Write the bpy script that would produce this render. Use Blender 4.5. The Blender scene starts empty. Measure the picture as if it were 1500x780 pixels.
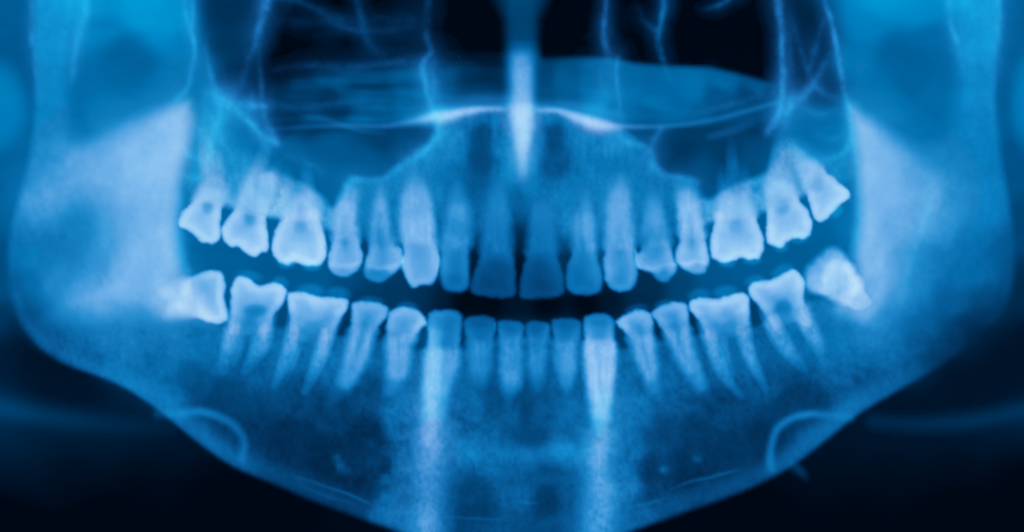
import bpy, math
import numpy as np

# ----------------------------------------------------------------------------
# A panoramic dental radiograph.  Everything is real relief: each tooth, bone
# and soft tissue is a closed body whose THICKNESS (in radiographic units of
# UNIT metres) decides how much of it shows, exactly as in a radiograph.  The
# bodies glow evenly through their depth, so brightness = thickness of matter.
# ----------------------------------------------------------------------------
PX = 0.0002            # metres per photograph pixel (tooth sized: a molar is about 11 mm)
UNIT = 0.005           # metres of matter for one unit of radiographic density
CAM = 1.0              # camera distance from the plane y = 0

sc = bpy.context.scene
col = sc.collection

# ---- camera, world, exposure -------------------------------------------------
cd = bpy.data.cameras.new('camera')
cam = bpy.data.objects.new('camera', cd)
col.objects.link(cam)
cam.location = (0.0, -CAM, 0.0)
cam.rotation_euler = (math.radians(90), 0, 0)
cd.sensor_width = 36.0
cd.lens = 36.0 * CAM / (1500 * PX)
cd.clip_start = 0.05
cd.clip_end = 50.0
sc.camera = cam

wd = bpy.data.worlds.new('World')
sc.world = wd
wd.use_nodes = True
wd.node_tree.nodes['Background'].inputs['Color'].default_value = (0.0, 0.01, 0.02, 1)
wd.node_tree.nodes['Background'].inputs['Strength'].default_value = 0.02

sc.view_settings.view_transform = 'Standard'
sc.view_settings.look = 'None'
sc.view_settings.exposure = 0.0
sc.view_settings.gamma = 1.0
sc.view_settings.use_curve_mapping = False
sc.render.engine = 'CYCLES'
sc.cycles.transparent_max_bounces = 512
sc.cycles.min_transparent_bounces = 64
sc.cycles.max_bounces = 6
sc.cycles.use_denoising = False
sc.cycles.use_adaptive_sampling = False

# ---- materials -----------------------------------------------------------------
def matter(name, red, green=0.285):
    """Evenly glowing, slightly self-absorbing matter: the response of blue film."""
    m = bpy.data.materials.new(name)
    m.use_nodes = True
    nt = m.node_tree
    nt.nodes.clear()
    out = nt.nodes.new('ShaderNodeOutputMaterial')
    em = nt.nodes.new('ShaderNodeEmission')
    em.inputs['Color'].default_value = (red, green, 1.0, 1)
    em.inputs['Strength'].default_value = 1.0 / UNIT
    ab = nt.nodes.new('ShaderNodeVolumeAbsorption')
    ab.inputs['Color'].default_value = (1.0, 0.90, 0.0, 1)
    ab.inputs['Density'].default_value = 1.0 / UNIT
    add = nt.nodes.new('ShaderNodeAddShader')
    nt.links.new(em.outputs[0], add.inputs[0])
    nt.links.new(ab.outputs[0], add.inputs[1])
    nt.links.new(add.outputs[0], out.inputs['Volume'])
    tr = nt.nodes.new('ShaderNodeBsdfTransparent')
    se = nt.nodes.new('ShaderNodeEmission')
    se.inputs['Color'].default_value = (red, green, 1.0, 1)
    se.inputs['Strength'].default_value = 0.05
    mx = nt.nodes.new('ShaderNodeMixShader')
    mx.inputs[0].default_value = 0.012
    nt.links.new(tr.outputs[0], mx.inputs[1])
    nt.links.new(se.outputs[0], mx.inputs[2])
    nt.links.new(mx.outputs[0], out.inputs['Surface'])
    return m

M_SOFT = matter('soft_tissue_matter', 0.0, 0.302)
M_BONE = matter('spongy_bone_matter', 0.007, 0.280)
M_WALL = matter('thin_bone_matter', 0.018, 0.270)
M_DENSE = matter('dense_bone_matter', 0.225, 0.270)
M_SHELL = matter('tooth_matter', 0.005, 0.272)
M_ENAMEL = matter('enamel_matter', 0.225, 0.270)
M_DENTINE = matter('dentine_matter', 0.225, 0.270)

def film_black():
    m = bpy.data.materials.new('film_black')
    m.use_nodes = True
    b = m.node_tree.nodes['Principled BSDF']
    b.inputs['Base Color'].default_value = (0.002, 0.003, 0.004, 1)
    b.inputs['Roughness'].default_value = 1.0
    b.inputs['Specular IOR Level'].default_value = 0.0
    return m
M_FILM = film_black()

# ---- fields over the photograph's pixel plane ----------------------------------------
rng = np.random.default_rng(7)

def over(x, s=0.22):
    """Gentle max(x, 0)."""
    return 0.5 * (x + np.sqrt(x * x + s * s)) - 0.02

def smooth(a, b, x):
    t = np.clip((x - a) / (b - a), 0, 1)
    return t * t * (3 - 2 * t)

def curve(pts, closed=False, n=5):
    """Catmull-Rom through the points (any number of columns)."""
    p = np.asarray(pts, float)
    k = len(p)
    out = []
    segs = k if closed else k - 1
    for i in range(segs):
        if closed:
            a, b, c, d = p[(i - 1) % k], p[i], p[(i + 1) % k], p[(i + 2) % k]
        else:
            a, b, c, d = p[max(i - 1, 0)], p[i], p[i + 1], p[min(i + 2, k - 1)]
        for j in range(n):
            t = j / n
            out.append(0.5 * ((2 * b) + (c - a) * t + (2 * a - 5 * b + 4 * c - d) * t * t + (3 * b - a - 3 * c + d) * t ** 3))
    if not closed:
        out.append(p[-1])
    return np.array(out)

def inside(X, Y, poly, n=4):
    """Signed distance to a smooth closed outline, positive inside."""
    p = curve(poly, True, n) if n > 1 else np.asarray(poly, float)
    q = np.roll(p, -1, 0)
    best = np.full(X.shape, 1e18)
    odd = np.zeros(X.shape, bool)
    for (x0, y0), (x1, y1) in zip(p, q):
        dx, dy = x1 - x0, y1 - y0
        L = dx * dx + dy * dy + 1e-9
        t = np.clip(((X - x0) * dx + (Y - y0) * dy) / L, 0, 1)
        d = (X - x0 - t * dx) ** 2 + (Y - y0 - t * dy) ** 2
        np.minimum(best, d, out=best)
        if y0 != y1:
            c = (y0 > Y) != (y1 > Y)
            odd ^= c & (X < x0 + (Y - y0) * dx / (y1 - y0))
    return np.sqrt(best) * np.where(odd, 1, -1)

def strand(X, Y, pts, soft=True, n=4):
    """Ridge along a polyline of (x, y, width, height)."""
    p = curve(pts, False, n)
    best = np.full(X.shape, 1e18)
    W = np.ones(X.shape)
    A = np.zeros(X.shape)
    for a, b in zip(p[:-1], p[1:]):
        dx, dy = b[0] - a[0], b[1] - a[1]
        L = dx * dx + dy * dy + 1e-9
        t = np.clip(((X - a[0]) * dx + (Y - a[1]) * dy) / L, 0, 1)
        w = np.maximum(a[2] + t * (b[2] - a[2]), 0.5)
        d = ((X - a[0] - t * dx) ** 2 + (Y - a[1] - t * dy) ** 2) / (w * w)
        m = d < best
        best[m] = d[m]
        W[m] = w[m]
        A[m] = (a[3] + t * (b[3] - a[3]))[m]
    if soft:
        return A * np.exp(-best * 1.6)
    return np.maximum(A, 0) * np.clip(1 - best, 0, 1) ** 1.2

def blob(X, Y, x, y, rx, ry, h, rot=0.0, hard=1.0):
    c, s = math.cos(math.radians(rot)), math.sin(math.radians(rot))
    u = ((X - x) * c + (Y - y) * s) / rx
    v = (-(X - x) * s + (Y - y) * c) / ry
    return h * np.exp(-(u * u + v * v) ** hard)

def levels(X, Y, pts, s=25.0):
    """Smooth surface through scattered (x, y, value) soundings."""
    num = np.zeros(X.shape)
    den = np.zeros(X.shape)
    for x, y, v in pts:
        k = 70.0 if s == 24.0 and v < .13 and y > 495 and (x < 320 or x > 1190 or y > 765) else s
        w = 1.0 / ((X - x) ** 2 + (Y - y) ** 2 + k * k) ** 2.6 * (k / s) ** 3
        num += w * v
        den += w
    return num / den

_noise = {}
def grain(X, Y, size, seed, stretch=1.0):
    """Smooth value noise in -1..1, one lump about SIZE pixels (STRETCH times longer up and down)."""
    if seed not in _noise:
        _noise[seed] = np.random.default_rng(seed).uniform(-1, 1, (256, 256))
    N = _noise[seed]
    u, v = X / size + 400.3, Y / (size * stretch) + 400.7
    iu, iv = np.floor(u).astype(int), np.floor(v).astype(int)
    fu, fv = u - iu, v - iv
    fu, fv = fu * fu * (3 - 2 * fu), fv * fv * (3 - 2 * fv)
    g = lambda a, b: N[b % 256, a % 256]
    return (g(iu, iv) * (1 - fu) + g(iu + 1, iv) * fu) * (1 - fv) + (g(iu, iv + 1) * (1 - fu) + g(iu + 1, iv + 1) * fu) * fv

def spongy(X, Y, seed=1, fine=4.2):
    return 0.55 * grain(X, Y, fine, seed, 1.3) + 0.5 * grain(X, Y, fine * 2.1, seed + 1, 1.4) + 0.45 * grain(X, Y, fine * 6, seed + 2, 1.3)

# ---- turning a thickness field into a closed body ---------------------------------------

LAYER = {}
def body(name, fn, box, step, y, mat, parent=None, eps=0.006):
    """Closed lens-like relief: thickness fn(X, Y) over the pixel box, centred on depth y."""

    key = round(y, 4)
    LAYER[key] = LAYER.get(key, 0) + 1
    y = y + LAYER[key] * 4.1e-5          # no two bodies share a plane
    if key == round(Y_LINE, 4):
        y += (LAYER[key] % 9) * 2.3e-4
    x0, y0, x1, y1 = box
    nx, ny = max(2, int(math.ceil((x1 - x0) / step))), max(2, int(math.ceil((y1 - y0) / step)))
    X, Y = np.meshgrid(x0 + np.arange(nx + 1) * step, y0 + np.arange(ny + 1) * step)
    T = np.maximum(fn(X, Y), 0.0)
    T[T < eps] = 0
    cell = np.maximum.reduce([T[:-1, :-1], T[1:, :-1], T[:-1, 1:], T[1:, 1:]]) > 0
    used = np.zeros(T.shape, bool)
    used[:-1, :-1] |= cell; used[1:, :-1] |= cell; used[:-1, 1:] |= cell; used[1:, 1:] |= cell
    idx = np.full(T.shape, -1)
    n = int(used.sum())
    if n == 0:
        return None
    idx[used] = np.arange(n)
    k = (CAM + y) / CAM
    h = np.maximum(T[used] * UNIT, 3e-5) * 0.5
    wx, wz = (X[used] - 750) * PX * k, (390 - Y[used]) * PX * k
    cx, cz = 0.5 * (wx.min() + wx.max()), 0.5 * (wz.min() + wz.max())
    co = np.empty((2 * n, 3), np.float32)
    co[:n, 0] = co[n:, 0] = wx - cx
    co[:n, 2] = co[n:, 2] = wz - cz
    co[:n, 1] = -h
    co[n:, 1] = h
    a, b, c, d = idx[:-1, :-1][cell], idx[:-1, 1:][cell], idx[1:, 1:][cell], idx[1:, :-1][cell]
    quads = [np.stack([a, d, c, b], 1), np.stack([a, b, c, d], 1) + n]
    pad = np.pad(cell, 1)
    core = pad[1:-1, 1:-1]
    for nb, p, q in ((pad[:-2, 1:-1], (0, 0), (0, 1)), (pad[2:, 1:-1], (1, 1), (1, 0)),
                     (pad[1:-1, :-2], (1, 0), (0, 0)), (pad[1:-1, 2:], (0, 1), (1, 1))):
        e = core & ~nb
        r, s = np.nonzero(e)
        i, j = idx[r + p[0], s + p[1]], idx[r + q[0], s + q[1]]
        quads.append(np.stack([i, j, j + n, i + n], 1))
    F = np.concatenate(quads).astype(np.int32)

    me = bpy.data.meshes.new(name)
    me.vertices.add(2 * n)
    me.vertices.foreach_set('co', co.ravel())
    me.loops.add(F.size)
    me.loops.foreach_set('vertex_index', F.ravel())
    me.polygons.add(len(F))
    me.polygons.foreach_set('loop_start', np.arange(0, F.size, 4, dtype=np.int32))
    me.update(calc_edges=True)
    me.materials.append(mat)
    o = bpy.data.objects.new(name, me)
    col.objects.link(o)
    loc = np.array((cx, y, cz))
    if parent is not None:
        o.parent = parent
        loc = loc - np.array(parent.location)
    o.location = loc
    return o

def dense_body(name, core_name, fn, box, step, y, parent, m_shell, m_core, floor=1.06, also=None, under=None):
    """A body whose thickest part (beyond the film's mid tone, what lies behind it included) is a denser core."""
    def core(X, Y):
        T = np.maximum(fn(X, Y), 0)
        B = (under or behind)(X, Y) + (also(X, Y) if also is not None else 0)
        return np.clip(over(T + B - floor), 0, T)
    o = body(name, lambda X, Y: np.maximum(fn(X, Y), 0) - core(X, Y) + 0.012 * (fn(X, Y) > 0.02), box, step, y, m_shell, parent)
    if o is not None and core_name:
        c = body(core_name, core, box, step, y - 0.0011, m_core, None)
        if c is not None:
            c.parent = o
            c.location = np.array(c.location) - np.array(o.location) - (np.array(parent.location) if parent is not None else 0)
    return o

def thing(name, px, py, y, label, cat, group=None):
    o = bpy.data.objects.new(name, None)
    col.objects.link(o)
    k = (CAM + y) / CAM
    o.location = ((px - 750) * PX * k, y, (390 - py) * PX * k)
    o.empty_display_size = 0.005
    o['label'] = label
    o['category'] = cat
    if group:
        o['group'] = group
    return o

def tag(o, label, cat=None, group=None, kind=None):
    o['label'] = label
    if cat: o['category'] = cat
    if group: o['group'] = group
    if kind: o['kind'] = kind
    return o

def strip(name, pts, y, mat, parent=None, step=2.0, soft=True, rough=0.0, seed=31, core=None, mask=None, floor=1.06, halo=0.0, crown=None):
    p = np.asarray(pts, float)
    m = p[:, 2].max() * ((5.2 if halo else 2.0) if soft else 1.1) + 3
    def fn(X, Y):
        t = strand(X, Y, pts, soft)
        if halo:
            t = .62 * t * (1 + .55 * grain(X, Y, 17, seed + 300) + .3 * grain(X, Y, 6, seed + 301)) + halo * strand(X, Y, [(a, b, 3.2 * c, d) for a, b, c, d in pts]) * (1 + .5 * grain(X, Y, 30, seed + 302))
        if rough:
            t = t * (1 + rough * spongy(X, Y, seed, 3.5))
        if crown is not None:
            t = np.maximum(t - .6 * crown(X, Y), 0)
        if mask is not None:
            t = t * smooth(-3, 6, inside(X, Y, mask, 3))
        return t
    box = (p[:, 0].min() - m, p[:, 1].min() - m, p[:, 0].max() + m, p[:, 1].max() + m)
    if core:
        return dense_body(name, core, fn, box, step, y, parent, mat, M_DENSE, floor, crown)
    return body(name, fn, box, step, y, mat, parent)

# ============================================================================
# BACKDROP AND SOFT TISSUE
# ============================================================================
me = bpy.data.meshes.new('backdrop')
me.from_pydata([(-0.6, 0.03, -0.35), (0.6, 0.03, -0.35), (0.6, 0.03, 0.35), (-0.6, 0.03, 0.35)], [], [(0, 1, 2, 3)])
me.materials.append(M_FILM)
o = bpy.data.objects.new('backdrop', me)
col.objects.link(o)
tag(o, 'black unexposed film behind the skull', kind='structure')

Y_SOFT, Y_FAR, Y_BONE, Y_DENSE, Y_LINE, Y_TOOTH = 0.0150, 0.0122, 0.0090, 0.0055, 0.0018, -0.0032

JAW = [(46, -90), (49, 0), (48, 60), (50, 110), (46, 180), (38, 240), (22, 300), (10, 350), (8, 400), (15, 445), (32, 482), (58, 512), (95, 535),
       (140, 551), (185, 571), (235, 605), (285, 646), (338, 683), (395, 708), (455, 734), (520, 758), (590, 782), (670, 806), (760, 815),
       (850, 806), (920, 781), (985, 758), (1045, 737), (1105, 714), (1160, 684), (1212, 645), (1258, 608), (1310, 577), (1365, 545),
       (1420, 510), (1462, 472), (1486, 420), (1489, 360), (1482, 290), (1470, 220), (1462, 130), (1466, 40), (1464, -90)]

soft_pts = [
    # cheek and neck, outside the jaw on the picture's left
    (-80, 20, .40), (0, 20, .38), (20, 80, .34), (-60, 170, .4), (25, 250, .40), (-10, 300, .36), (-60, 400, .30), (0, 420, .28), (-10, 465, .15), (0, 500, .05),
    (-80, 520, .04), (40, 535, .02), (120, 575, .02), (60, 585, .02), (-60, 590, .08), (0, 600, .12), (-80, 640, .10), (0, 625, .11), (100, 620, .08), (180, 630, .06), (260, 645, .04),
    (0, 670, .025), (100, 690, .02), (200, 700, .015), (300, 720, .012), (0, 760, .0), (150, 780, .0), (400, 770, .01), (500, 790, .02),
    # left cheek inside the jaw
    (80, 60, .45), (90, 200, .45), (100, 300, .42), (150, 5, 1.0), (200, -10, 1.15), (205, 15, 1.1), (245, 35, 1.0), (150, 40, .72), (180, 75, .42), (205, 100, .42), (185, 125, .45), (265, 70, .72), (255, 115, .58), (230, 140, .55), (170, 160, .6), (60, 400, .42), (130, 440, .38), (180, 520, .25), (250, 560, .22),
    (200, 330, .45), (250, 420, .42),
    # mouth gap and below
    (285, 375, .42), (330, 385, .40), (400, 405, .36), (460, 412, .36), (512, 415, .26), (530, 430, .16), (580, 430, .15), (620, 440, .13), (640, 440, .05), (680, 445, .012), (720, 448, .012),
    (755, 445, .035), (800, 450, .012), (860, 448, .012), (900, 440, .04), (930, 435, .10), (955, 428, .10), (1000, 425, .22), (1040, 410, .32), (1100, 392, .36), (1160, 380, .38), (1200, 345, .42), (1240, 330, .52), (1247, 250, .62), (1243, 200, .7),
    (300, 500, .25), (350, 560, .15), (412, 465, .24), (505, 480, .13), (555, 490, .11), (612, 500, .2), (680, 500, .13), (727, 500, .13), (768, 500, .13), (805, 500, .15), (850, 505, .18), (908, 500, .16), (968, 488, .1), (1022, 480, .11), (1108, 468, .18), (1215, 440, .4),
    (450, 640, .05), (550, 640, .05), (620, 640, .1), (750, 640, .12), (750, 740, .10), (880, 640, .1), (1000, 640, .06), (1080, 640, .06), (1150, 600, .08), (1190, 470, .35), (1260, 480, .3),
    # right cheek and neck
    (1270, 40, .72), (1290, 0, 1.05), (1340, -10, 1.05), (1345, 10, .9), (1255, 90, .62), (1310, 75, .42), (1340, 90, .40), (1330, 120, .42), (1290, 130, .52), (1300, 160, .6), (1360, 60, .48), (1370, 150, .52), (1330, 200, .48), (1430, 60, .45), (1430, 200, .42), (1420, 300, .42), (1360, 300, .45), (1330, 400, .4), (1430, 400, .32), (1445, 445, .13), (1410, 490, .08), (1430, 500, .05),
    (1380, 470, .2), (1330, 530, .14), (1480, 120, .38), (1500, 60, .38), (1580, 150, .4), (1490, 240, .30), (1500, 330, .22), (1580, 330, .2), (1500, 430, .10), (1500, 500, .03), (1420, 560, .018), (1330, 600, .02), (1480, 560, .02), (1500, 610, .08), (1580, 600, .08),
    (1420, 625, .06), (1340, 630, .05), (1280, 640, .05), (1240, 680, .03), (1300, 690, .018), (1400, 680, .018), (1500, 690, .006), (1250, 740, .012), (1400, 770, .0), (1100, 770, .01), (1000, 795, .01),
    # maxilla, sinuses, nose
    (330, 20, .15), (320, 70, .17), (335, 115, .10), (350, 60, .18), (372, 110, .06), (410, 20, .025), (440, 40, .008), (430, 90, .012), (500, 20, .02), (480, 60, .06), (550, 20, .02), (520, 55, .03), (600, 30, .05), (590, 60, .06), (400, 110, .012), (470, 85, .02), (560, 75, .05),
    (400, 140, .06), (430, 145, .04), (480, 155, .03), (410, 180, .10), (460, 175, .10), (420, 225, .42), (480, 220, .36), (560, 205, .18), (590, 215, .24), (470, 260, .45), (540, 240, .36),
    (295, 90, .5), (295, 130, .6), (286, 185, .9), (300, 165, .7), (286, 225, .75), (276, 265, .62), (300, 230, .58), (355, 190, .55), (350, 230, .55), (400, 250, .5),
    (660, 20, .0), (690, 50, .0), (660, 75, .0), (720, 80, .005), (760, 20, .07), (765, 50, .05), (820, 30, .0), (850, 60, .01), (830, 80, .004), (910, 30, .03), (925, 65, .012), (940, 15, .008), (1000, 30, .012), (1000, 70, .006), (1060, 40, .003), (1100, 80, .0), (1120, 30, .004), (1090, 110, .01),
    (680, 110, .08), (690, 140, .10), (810, 120, .12), (800, 150, .12),
    (1170, 40, .10), (1175, 90, .05), (1165, 110, .05), (1200, 60, .10), (1205, 110, .12), (1200, 130, .10), (1190, 180, .52), (1210, 200, .55), (1175, 205, .5), (1120, 170, .10), (1050, 150, .12), (1000, 225, .14), (980, 215, .16), (1060, 225, .16), (1100, 240, .26), (1030, 250, .26), (1140, 260, .4),
    (706, 200, .12), (706, 230, .13), (740, 240, .3), (812, 200, .12), (814, 235, .15), (870, 220, .32), (660, 230, .3), (660, 260, .26), (930, 230, .3), (760, 300, .26), (850, 290, .3), (690, 300, .2), (757, 390, .03), (693, 385, .05), (825, 385, .12), (700, 350, .1), (757, 350, .08), (640, 370, .3), (880, 380, .26),
    (600, 300, .4), (900, 300, .4), (530, 300, .4), (1000, 300, .4), (450, 320, .4), (1080, 320, .4), (370, 320, .42), (1160, 310, .42), (985, 360, .25), (533, 362, .2), (478, 350, .4), (1038, 345, .4)]

def soft(X, Y):
    t = levels(X, Y, soft_pts, 24.0)
    # dark, crisp-sided air cells of nose and sinuses
    for poly, e, keep in AIR:
        t = t * (1 - (1 - keep) * smooth(-e, e, inside(X, Y, poly)))
    t = t * t / (t + .026)
    t *= 1 + 0.05 * grain(X, Y, 60, 91, 0.25) + 0.03 * grain(X, Y, 14, 92, 0.3)
    return t

EXTRA = []
def behind(X, Y):
    """Density of the broad tissues at a pixel: what a tooth or bone ridge adds to."""
    return sum(f(X, Y) for f in EXTRA) + soft(X, Y) + body_bone(X, Y) + alveolar(X, Y) + ramus(ramus_left, rl_pts, 13)(X, Y) + ramus(ramus_right, rr_pts, 17)(X, Y)

AIR = [
    ([(290, -90), (384, -90), (384, 0), (377, 45), (368, 85), (352, 122), (322, 128), (309, 112), (302, 75), (292, 50), (288, 10)], 4, .8),
    ([(398, -90), (640, -90), (632, 10), (560, 40), (500, 75), (430, 120), (385, 132), (381, 80), (388, 30)], 4, .75),
    ([(386, 130), (440, 150), (480, 150), (440, 178), (425, 196), (405, 201), (393, 188), (387, 160)], 4, .7),
    ([(640, -90), (735, -90), (738, 80), (700, 84), (645, 80), (638, 40)], 7, .1),
    ([(788, -90), (880, -90), (880, 80), (830, 82), (790, 76)], 6, .3),
    ([(1144, -90), (1200, -90), (1214, 30), (1220, 80), (1200, 122), (1160, 126), (1150, 80)], 4, .8),
    ([(1125, 165), (1140, 150), (1138, 172), (1124, 188), (1110, 180)], 3, .8),
]
o = body('soft_tissue', soft, (-90, -90, 1590, 870), 4.0, Y_SOFT, M_SOFT, eps=-1)
tag(o, 'smooth blue haze of cheek, lip and neck tissue around the jaws', kind='stuff')

alv = [(268, 200), (300, 170), (335, 195), (370, 232), (400, 250), (440, 268), (470, 286), (488, 306), (500, 288), (516, 262), (555, 262), (580, 244), (612, 226), (636, 196), (645, 172), (690, 158), (750, 152), (800, 156),
       (860, 170), (905, 186), (940, 212), (962, 244), (990, 260), (1016, 262), (1030, 290), (1052, 288), (1085, 268), (1125, 252), (1140, 218), (1165, 215), (1200, 236), (1242, 232), (1246, 262), (1215, 270), (1190, 278), (1176, 288),
       (1150, 300), (1113, 312), (1080, 320), (1040, 326), (1010, 335), (985, 346), (960, 350), (935, 352), (905, 352), (880, 352), (855, 355), (828, 352), (790, 348), (757, 330), (725, 345), (695, 346), (665, 345), (645, 345), (615, 352),
       (584, 358), (560, 352), (533, 346), (505, 340), (478, 336), (440, 325), (396, 318), (360, 312), (329, 302), (300, 290), (278, 282), (266, 250)]
alv_pts = [(280, 250, .25), (300, 215, .45), (308, 235, .65), (300, 275, .5), (328, 290, 1.0), (345, 275, .7), (340, 235, .38), (372, 245, .6), (392, 240, .6), (398, 300, 1.35), (408, 285, 1.2), (420, 262, .4), (440, 285, .7), (478, 320, .95), (490, 315, .8), (505, 290, .4), (533, 300, .38), (530, 330, .34), (560, 290, .4), (582, 270, .4), (580, 320, .36), (600, 250, .5), (630, 240, .45), (642, 290, .4), (640, 330, .3),
           (650, 190, .6), (670, 200, .55), (690, 172, .4), (735, 185, .5), (735, 215, .5), (785, 205, .45), (795, 172, .4), (845, 195, .62), (880, 205, .55), (660, 220, .45), (660, 250, .3), (690, 270, .2), (690, 310, .28), (705, 195, .14), (706, 215, .08), (705, 238, .10), (740, 260, .35), (755, 290, .2), (757, 325, .08), (720, 310, .35), (765, 235, .55), (780, 280, .3), (800, 330, .42), (812, 195, .14), (812, 215, .10), (815, 240, .14), (845, 260, .35), (825, 300, .4), (830, 330, .5), (850, 215, .4), (880, 300, .4), (880, 330, .34), (870, 240, .4), (925, 250, .35),
           (935, 290, .36), (935, 330, .34), (960, 290, .36), (985, 300, .32), (980, 330, .3), (1020, 275, .4), (1038, 305, .95), (1055, 295, .8), (1080, 275, .6), (1108, 280, 1.2), (1113, 300, 1.25), (1130, 255, 1.0), (1165, 268, 1.0), (1175, 275, 1.0), (1160, 245, .8), (1200, 245, .4), (1230, 250, .3), (1240, 240, .35), (1150, 225, .8)]
def alveolar(X, Y):
    fr = 22 * smooth(300, 360, Y) * smooth(580, 660, X) * (1 - smooth(870, 950, X))
    fr = fr + 16 * np.maximum(1 - smooth(360, 440, X), smooth(1110, 1160, X)) * (1 - smooth(225, 275, Y))
    t = levels(X, Y, alv_pts, 12.0) * smooth(-6 - fr, 7 + fr, inside(X, Y, alv, 3))
    return t * (1 + 0.28 * spongy(X, Y, 43, 4.4) + .13 * grain(X, Y, 3.1, 46) + .16 * grain(X, Y, 34, 49, 1.5) + .16 * grain(X, Y, 6, 47, 5) + .12 * grain(X, Y, 20, 48, 2.5))

# ============================================================================
# MANDIBLE
# ============================================================================
mandible = thing('mandible', 750, 780, Y_BONE, 'wide curved lower jaw bone sweeping across the bottom of the picture', 'jaw bone')

CREST = [(-100, 470), (70, 470), (200, 474), (300, 474), (334, 478), (372, 468), (411, 480), (440, 474), (455, 470), (470, 474), (488, 490), (500, 492), (555, 498), (612, 512), (650, 514), (680, 515), (727, 516), (768, 512),
         (806, 512), (850, 514), (908, 512), (965, 498), (1021, 489), (1035, 486), (1050, 472), (1065, 468), (1082, 470), (1095, 480), (1109, 478), (1130, 462), (1150, 455), (1168, 458), (1186, 440), (1205, 436), (1240, 446), (1300, 470), (1600, 470)]
body_pts = [
    (40, 490, .15), (70, 500, .22), (110, 505, .30), (180, 500, .36), (180, 545, .35), (230, 520, .34), (280, 500, .34), (285, 560, .12), (250, 590, .25), (320, 520, .33), (330, 580, .07), (300, 620, .12), (370, 540, .24), (370, 600, .09), (420, 520, .34), (430, 580, .16), (430, 640, .06),
    (350, 660, .12), (420, 700, .08), (470, 660, .05), (500, 530, .4), (490, 610, .12), (530, 570, .16), (540, 640, .06), (520, 720, .08), (555, 520, .35), (560, 690, .10), (600, 560, .45), (590, 620, .48), (588, 690, .50), (585, 740, .42), (655, 640, .45), (660, 700, .3), (600, 775, .3),
    (680, 530, .35), (690, 600, .38), (690, 660, .55), (720, 672, .42), (690, 720, .12), (700, 750, .08), (700, 780, .16), (727, 540, .22), (725, 590, .15), (750, 600, .26), (768, 570, .14), (772, 600, .08), (775, 640, .10), (760, 670, .32), (760, 720, .28), (750, 770, .2),
    (790, 600, .2), (820, 560, .3), (830, 610, .36), (835, 660, .48), (800, 690, .2), (802, 730, .07), (830, 720, .22), (830, 770, .2), (910, 540, .42), (920, 600, .48), (915, 660, .50), (915, 710, .58), (930, 760, .3), (955, 690, .12), (970, 640, .14), (965, 730, .16), (970, 560, .34),
    (1000, 580, .25), (1010, 690, .08), (1020, 640, .1), (1040, 720, .12), (1060, 600, .15), (1070, 670, .08), (1080, 530, .36), (1130, 560, .22), (1130, 640, .06), (1145, 610, .08), (1190, 520, .3), (1190, 600, .10), (1160, 585, .10), (1200, 640, .16), (1240, 540, .34), (1250, 590, .22), (1300, 520, .34), (1300, 560, .22),
    (1350, 500, .16), (1360, 535, .04), (1400, 480, .06), (1430, 490, .01), (1460, 450, .02), (1340, 545, .12)]

def body_bone(X, Y):
    sd = inside(X, Y, JAW, 3)
    crest = np.interp(X, *zip(*CREST))
    t = levels(X, Y, body_pts, 12.0)
    wide = 22 * np.clip(np.maximum((330 - X) / 120, (X - 1190) / 100), 0, 1)
    t = t * smooth(-3, 9, sd) * smooth(-4 - wide, 7 + wide, Y - crest)
    t *= 1 + 0.34 * spongy(X, Y, 3, 4.4) + .13 * grain(X, Y, 3.2, 6) + .14 * grain(X, Y, 45, 8, 1.2) + 0.10 * grain(X, Y, 26, 9, .35)
    return t
o = body('jaw_body', body_bone, (-60, 430, 1560, 850), 2.6, Y_BONE, M_BONE, mandible)
tag(o, 'spongy tooth-bearing middle of the lower jaw')

# posterior halves of the two rami, condylar necks
ramus_left = [(44, -90), (48, 0), (47, 60), (50, 110), (46, 180), (38, 240), (22, 300), (10, 350), (8, 400), (15, 445), (34, 484), (120, 500), (240, 490), (270, 420), (268, 330), (262, 250), (276, 150),
              (200, 172), (140, 205), (110, 190), (106, 120), (116, 60), (126, 10), (128, -90)]
ramus_right = [(1466, -90), (1466, 40), (1459, 110), (1466, 200), (1480, 290), (1489, 360), (1486, 420), (1462, 472), (1400, 500), (1280, 490), (1258, 400), (1256, 330), (1252, 250), (1238, 150),
               (1290, 185), (1345, 215), (1385, 190), (1400, 120), (1398, 60), (1390, 10), (1386, -90)]
rl_pts = [(80, 0, .60), (80, 60, .56), (85, 120, .42), (75, 180, .36), (90, 230, .46), (60, 260, .38), (70, 300, .55), (110, 330, .30), (60, 370, .28), (120, 380, .32), (90, 420, .42), (140, 430, .5), (40, 430, .14), (40, 470, .06), (80, 470, .2), (130, 480, .2), (220, 480, .15), (200, 300, .3), (240, 400, .3)]
rr_pts = [(1430, 0, .70), (1430, 60, .66), (1430, 120, .46), (1430, 190, .36), (1420, 240, .32), (1400, 290, .50), (1440, 300, .38), (1380, 330, .60), (1420, 350, .3), (1360, 390, .36), (1430, 400, .22), (1470, 380, .12), (1400, 440, .22), (1440, 430, .14), (1450, 460, .05), (1340, 440, .34), (1350, 480, .16), (1410, 480, .05), (1300, 480, .2), (1300, 300, .3), (1290, 400, .3)]
def ramus(poly, pts, seed):
    def fn(X, Y):
        out = np.clip(np.abs(X - (35 if poly[0][0] < 750 else 1470)) / 60 - .35, 0, 1)
        t = levels(X, Y, pts, 16.0) * smooth(-4 - 14 * out, 12 + 22 * out, inside(X, Y, poly, 3))
        return t * (1 + 0.22 * spongy(X, Y, seed, 5)) * (1 - smooth(445, 505, Y))
    return fn
o = body('ramus', ramus(ramus_left, rl_pts, 13), (0, -90, 300, 520), 2.8, Y_BONE, M_BONE, mandible)
tag(o, 'upright back branch of the lower jaw at the left edge')
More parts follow.
